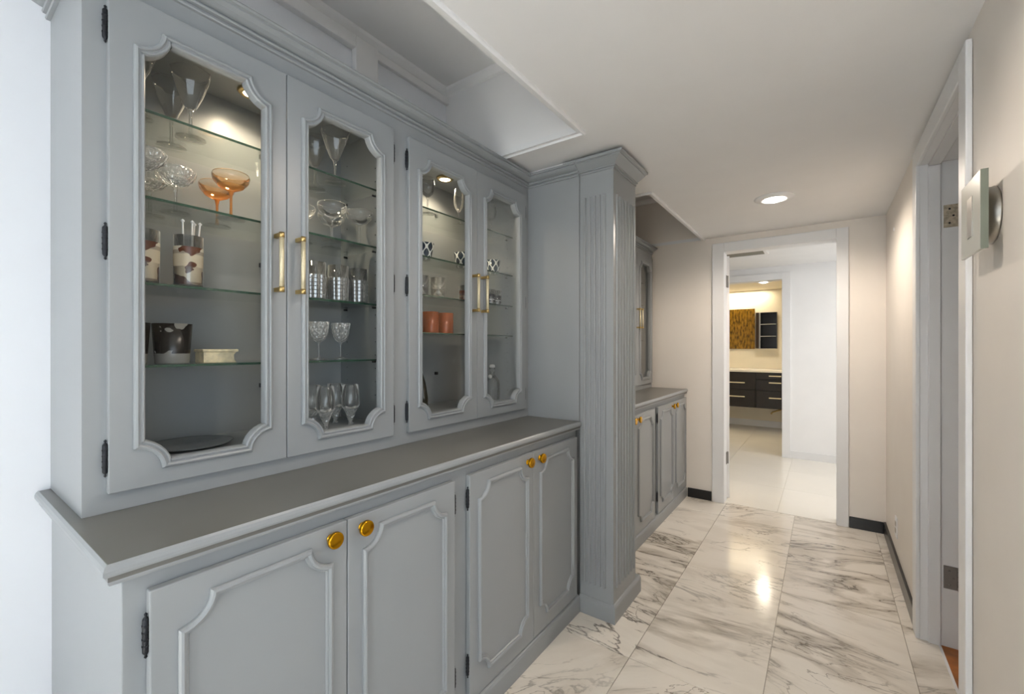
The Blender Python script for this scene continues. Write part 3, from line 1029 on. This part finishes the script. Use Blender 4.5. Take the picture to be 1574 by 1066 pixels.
def stem_glass(name, label, cat, bowl, stem_h, foot_r, mats=(CLEAR, CLEAR), x=0, y=0, z=0, group=None, seg=28, stem_r=.0035, mod=None, solid=0):
    t = thing(name, label, cat, (x, y, z), group)
    MB().lathe([(.0001, 0), (foot_r, 0), (foot_r, .0015), (foot_r * .5, .004), (stem_r * 1.5, .008), (.0001, .009)], 28).build('foot', mats[1], t)
    MB().lathe([(stem_r * 1.6, .006), (stem_r, .018), (stem_r * .9, stem_h * .5), (stem_r, stem_h * .8), (stem_r * 1.9, stem_h), (.0001, stem_h + .001)], 12).build('stem', mats[1], t)
    out = [(r, h + stem_h) for r, h in bowl]
    MB().lathe(prof_double(out), seg, mod=mod).build('bowl', mats[0], t)
    return t


def dup(t, loc, label):
    r = t.copy(); COL.objects.link(r); r.location = loc; r['label'] = label
    for c in list(t.children):
        d = c.copy(); COL.objects.link(d); d.parent = r
        for g in list(c.children):
            e = g.copy(); COL.objects.link(e); e.parent = d
    return r


def facet(n):
    def f(t, h):
        a = (t % (2 * PI / n)) - PI / n
        return math.cos(PI / n) / math.cos(a)
    return f


S1, S2, S3, S4 = (z + .0003 for z in SHELF1)
Q1, Q2, Q3, Q4 = (z + .0003 for z in SHELF2)
F0 = INZ0 + .0003
# tall faceted cone glasses, top shelf
G = 'tall faceted cone goblets on the top shelf'
cone = [(.0001, -.002), (.012, .0), (.016, .006), (.030, .040), (.045, .085), (.049, .100)]
a = stem_glass('cone_goblet', 'tall clear cone goblet, front of the pair in the first glass door', 'glass', cone, .085, .036, x=-1.428, y=.462, z=S1, group=G, mod=facet(8), seg=32, stem_r=.0045)
dup(a, (-1.53, .448, S1), 'tall clear cone goblet, rear of the pair in the first glass door')
dup(a, (-1.40, .335, S1), 'clear cone goblet cut off by the upper left of the first glass door')
dup(a, (-1.405, .886, S1), 'tall clear cone goblet, front one in the second glass door')
dup(a, (-1.515, .875, S1), 'tall clear cone goblet, rear one in the second glass door')
# amber coupes
G = 'amber coupes on the second shelf'
coupe = [(.0001, -.001), (.010, .0), (.030, .010), (.044, .026), (.048, .040), (.046, .048)]
a = stem_glass('amber_coupe', 'large amber coupe glass, front right one in the first glass door', 'glass', coupe, .082, .036, mats=(AMBER, CLEAR), x=-1.39, y=.548, z=S2, group=G)
for c_ in a.children:
    if c_.name.startswith('stem'): c_.data.materials[0] = AMBER
dup(a, (-1.505, .555, S2), 'amber coupe glass standing behind the larger-looking amber coupe')
# clear coupes
G = 'clear coupes on the second shelf'
a = stem_glass('cut_coupe', 'sparkling cut crystal coupe left of the amber coupes', 'glass', coupe, .072, .034, mats=(CRYSTAL, CLEAR), x=-1.447, y=.433, z=S2, group=G)
dup(a, (-1.37, .345, S2), 'cut crystal coupe at the left edge of the first glass door')
dup(a, (-1.535, .40, S2), 'cut crystal coupe at the back behind the sparkling one')
G = 'plain coupes in the second glass door'
a = stem_glass('coupe_glass', 'plain clear coupe, foremost in the second glass door', 'glass', coupe, .080, .036, x=-1.385, y=.862, z=S2, group=G)
dup(a, (-1.49, .925, S2), 'plain clear coupe in the middle rear of the second glass door')
dup(a, (-1.385, .970, S2), 'plain clear coupe at the right in the second glass door')
dup(a, (-1.50, .815, S2), 'plain clear coupe at the left rear of the second glass door')
# printed tumblers + stirrers
G = 'printed tumblers on the third shelf'


def tumbler(name, label, cat, r0, r1, h, mat, x, y, z, group, mod=None, sleeve=None, seg=28):
    t = thing(name, label, cat, (x, y, z), group)
    out = [(.0001, 0), (r0, 0), (r0 + .001, .002), (r1, h)]
    inn = [(r1 - .0018, h), (r0 - .001, .008), (.0001, .007)]
    MB().lathe(out + inn, seg, mod=mod).build('body', mat, t)
    if sleeve:
        sm, z0, z1, ext = sleeve
        def R(zz): return r0 + (r1 - r0) * zz / h
        a0 = 24
        MB().lathe([(R(z0) + ext, z0), (R(z1) + ext, z1)], seg).build('printed_band', sm, t)
    return t


a = tumbler('printed_tumbler', 'tall glass tumbler with cream print of brown figures, holding white stirrers', 'glass', .031, .033, .135, CLEAR, -1.375, .440, S3, G, sleeve=(PRINTED, .006, .105, .0006))
dup(a, (-1.385, .348, S3), 'printed cream and brown tumbler at the left edge, without stirrers')
for i, (dx, dy, tx, ty) in enumerate(((.012, -.012, .004, -.006), (.014, 0, .006, .002), (.008, .010, .004, .012), (-.002, .004, .0, .010))):
    o = MB().tube([(0, 0, 0), (tx, ty, .160)], .0022, 8).lathe([(.0001, 0), (.0042, .003), (.0045, .006), (.0001, .010)], 10, (tx, ty, .158)).build('drink_stirrer', WHITEPL, None, (-1.375 + dx, .440 + dy, S3 + .0085))
    tag(o, 'white swizzle stick in the printed tumbler, %s' % ('nearest the camera', 'second from the front', 'third from the front', 'rearmost')[i], 'stirrer', 'white swizzle sticks in the printed tumbler')
# cut highballs
G = 'cut-glass highball tumblers in the second door'
first = None
labs = ['front left', 'front middle', 'front right', 'rear left', 'rear middle', 'rear right']
for i, (x, y) in enumerate(((-1.385, .80), (-1.385, .885), (-1.385, .965), (-1.475, .815), (-1.475, .90), (-1.475, .975))):
    lab = 'cut-glass highball in the second glass door, %s of the block' % labs[i]
    if first is None:
        first = tumbler('highball_glass', lab, 'glass', .031, .034, .125, CLEAR, x, y, S3, G)
        m_ = MB()
        def fm(t_, h_): return 1 + .022 * (1 if math.sin(16 * t_) > 0 else -1)
        m_.lathe([(.0325, .004)] + [q for k in range(6) for q in ((.0335 + .0004 * k, .006 + .013 * k), (.0335 + .0004 * k, .016 + .013 * k), (.0315 + .0004 * k, .0175 + .013 * k))], 64, mod=fm)
        cp = m_.build('cut_pattern', CUTG, first)
        cp.data.polygons.foreach_set('use_smooth', [False] * len(cp.data.polygons))
    else:
        dup(first, (x, y, S3), lab)
# shelf four
G = 'black painted cups on the fourth shelf'
a = tumbler('painted_cup', 'black tapered cup with grey figure and scalloped base, right of the pair', 'cup', .036, .044, .105, MONO, -1.41, .415, S4, G)
dup(a, (-1.415, .325, S4), 'black tapered cup with grey figure, left of the pair by the door edge')
t = thing('trinket_box', 'small cream book-shaped box with notched end on the fourth shelf', 'box', (-1.40, .515, S4))
m_ = MB(); m_.prism([(-.042, 0), (.040, 0), (.034, .008), (.033, .022), (.040, .030), (-.042, .030)], 'x', -.03, .03); m_.build('body', CREAM, t, bevel=.001)
MB().box((-.033, -.045, .0302), (.033, .044, .0375)).build('lid', CREAM, t, bevel=.002)
# crystal goblets
G = 'cut crystal goblets on the fourth shelf'
gob = [(.0001, -.001), (.012, 0), (.022, .010), (.029, .030), (.034, .068)]
a = stem_glass('crystal_goblet', 'cut crystal goblet, left of the two in the second glass door', 'glass', gob, .062, .030, mats=(CRYSTAL, CLEAR), x=-1.42, y=.834, z=S4, group=G, mod=facet(12), seg=36)
dup(a, (-1.44, .930, S4), 'cut crystal goblet, right of the two in the second glass door')
# footed tulip glasses, cabinet floor
G = 'flared footed glasses on the cabinet floor'
t = None
labs = ['front left', 'front right', 'rear left', 'rear right']
for i, (x, y) in enumerate(((-1.385, .838), (-1.385, .934), (-1.465, .835), (-1.465, .925))):
    lab = 'tall flared footed glass on the cabinet floor, %s of the four' % labs[i]
    if t is None:
        t = thing('footed_glass', lab, 'glass', (x, y, F0), G)
        MB().lathe([(.0001, 0), (.008, 0), (.010, .004), (.007, .010), (.010, .022), (.020, .050), (.027, .062)], 24, mod=facet(12)).build('foot', CRYSTAL, t)
        MB().lathe(prof_double([(.0001, .058), (.026, .060), (.031, .072), (.030, .100), (.027, .145)]), 28).build('bowl', CLEAR, t)
    else: dup(t, (x, y, F0), lab)
o = MB().lathe([(.0001, 0), (.05, 0), (.10, .006), (.105, .010), (.10, .010), (.05, .004), (.0001, .004)], 48).build('glass_plate', plain('dark_plate', '#6d7173', .15), None, (-1.46, .47, F0))
tag(o, 'flat round plate on the cabinet floor in the first glass door', 'plate')
# bay two
G = 'wine glasses in the third and fourth glass doors'
wine = [(.0001, -.001), (.010, 0), (.024, .014), (.031, .036), (.030, .060), (.026, .082)]
a = stem_glass('wine_glass', 'clear wine glass on the top shelf, leftmost in the third glass door', 'glass', wine, .075, .032, x=-1.40, y=1.322, z=Q1, group=G)
dup(a, (-1.40, 1.765, Q1), 'clear wine glass on the top shelf of the fourth glass door')
flute = [(.0001, -.001), (.008, 0), (.019, .020), (.023, .05), (.020, .105)]
a = stem_glass('champagne_flute', 'slim clear flute on the top shelf at the right of the third glass door', 'glass', flute, .06, .028, x=-1.40, y=1.52, z=Q1)
G = 'blue and white lattice bowls'
a = tumbler('lattice_bowl', 'blue and white lattice bowl at the left edge of the third glass door', 'bowl', .026, .040, .072, LATTICE, -1.41, 1.315, Q2, G)
dup(a, (-1.41, 1.555, Q2), 'blue and white lattice bowl at the right edge of the third glass door')
dup(a, (-1.40, 1.785, Q2), 'blue and white lattice bowl in the fourth glass door')
G = 'clear tumblers in the third glass door'
a = tumbler('clear_tumbler', 'clear flared tumbler with bright rim, second from the left on its shelf', 'glass', .028, .036, .088, CLEAR, -1.39, 1.375, Q3, G)
dup(a, (-1.40, 1.285, Q3), 'clear flared tumbler partly cut by the left door frame')
tumbler('banded_tumbler', 'small amber banded glass at the right of the third glass door', 'glass', .026, .027, .075, CLEAR, -1.39, 1.552, Q3, 'banded glasses', sleeve=(AMBERBAND, .002, .05, .0005))
a = tumbler('banded_tumbler', 'clear glass with dark printed bands, left of two in the fourth door', 'glass', .026, .027, .078, CLEAR, -1.39, 1.745, Q3, 'banded glasses', sleeve=(DARKBAND, .002, .052, .0005))
dup(a, (-1.40, 1.810, Q3), 'clear glass with dark printed bands, right of two in the fourth door')
G = 'copper orange cups'
a = tumbler('copper_cup', 'copper-orange cylindrical cup, left one of two', 'cup', .036, .037, .092, COPPER, -1.395, 1.335, Q4, G)
dup(a, (-1.395, 1.425, Q4), 'copper-orange cylindrical cup, right one of two')
# swing-top bottle
t = thing('swing_top_bottle', 'clear swing-top glass bottle on the cabinet floor of the fourth door', 'bottle', (-1.42, 1.80, F0))
MB().lathe(prof_double([(.0001, 0), (.040, 0), (.042, .004), (.042, .085), (.038, .105), (.022, .125), (.014, .135), (.013, .160), (.016, .163), (.016, .172)]), 32).build('body', CLEAR, t)
MB().lathe([(.0001, .172), (.013, .172), (.015, .178), (.012, .187), (.0001, .189)], 20).build('stopper', WHITEPL, t)
MB().tube([(.010, -.016, .165), (.018, -.022, .15), (.018, -.03, .135), (.010, -.034, .128)], .0016, 6).build('wire_bail', STEEL, t)
MB().lathe([(.0001, -.004), (.010, -.004), (.011, 0), (.010, .004), (.0001, .004)], 16, (.014, -.036, .127), 'y').build('cap', WHITEPL, t)
# slanting long-necked tool at the left of door three
t = thing('stoppered_bottle', 'dark slender curved bottle with white stopper leaning behind the third door frame', 'bottle', (-1.42, 1.315, F0))
MB().tube([(0, 0, 0), (0, 0, .06), (0, -.006, .12), (0, -.020, .18), (0, -.030, .225)], [.022, .021, .016, .009, .007], 16).build('body', plain('dark_olive_glass', '#2e2c22', .12), t)
MB().tube([(0, -.030, .224), (0, -.034, .245)], [.010, .010], 12).build('stopper', WHITEPL, t)

# ------------------------------------------------------------------ window behind the camera
w1 = struct(MB().box((-1.5, YB - .07, .45), (-1.45, YB - .03, 2.13)).box((.25, YB - .07, .45), (.3, YB - .03, 2.13)).box((-1.45, YB - .07, .45), (.25, YB - .03, .5)).box((-1.45, YB - .07, 2.08), (.25, YB - .03, 2.13)).build('window_1', TRIM))
MB().box((-.62, YB - .07, .5), (-.58, YB - .03, 2.08)).build('mullion', TRIM, w1)
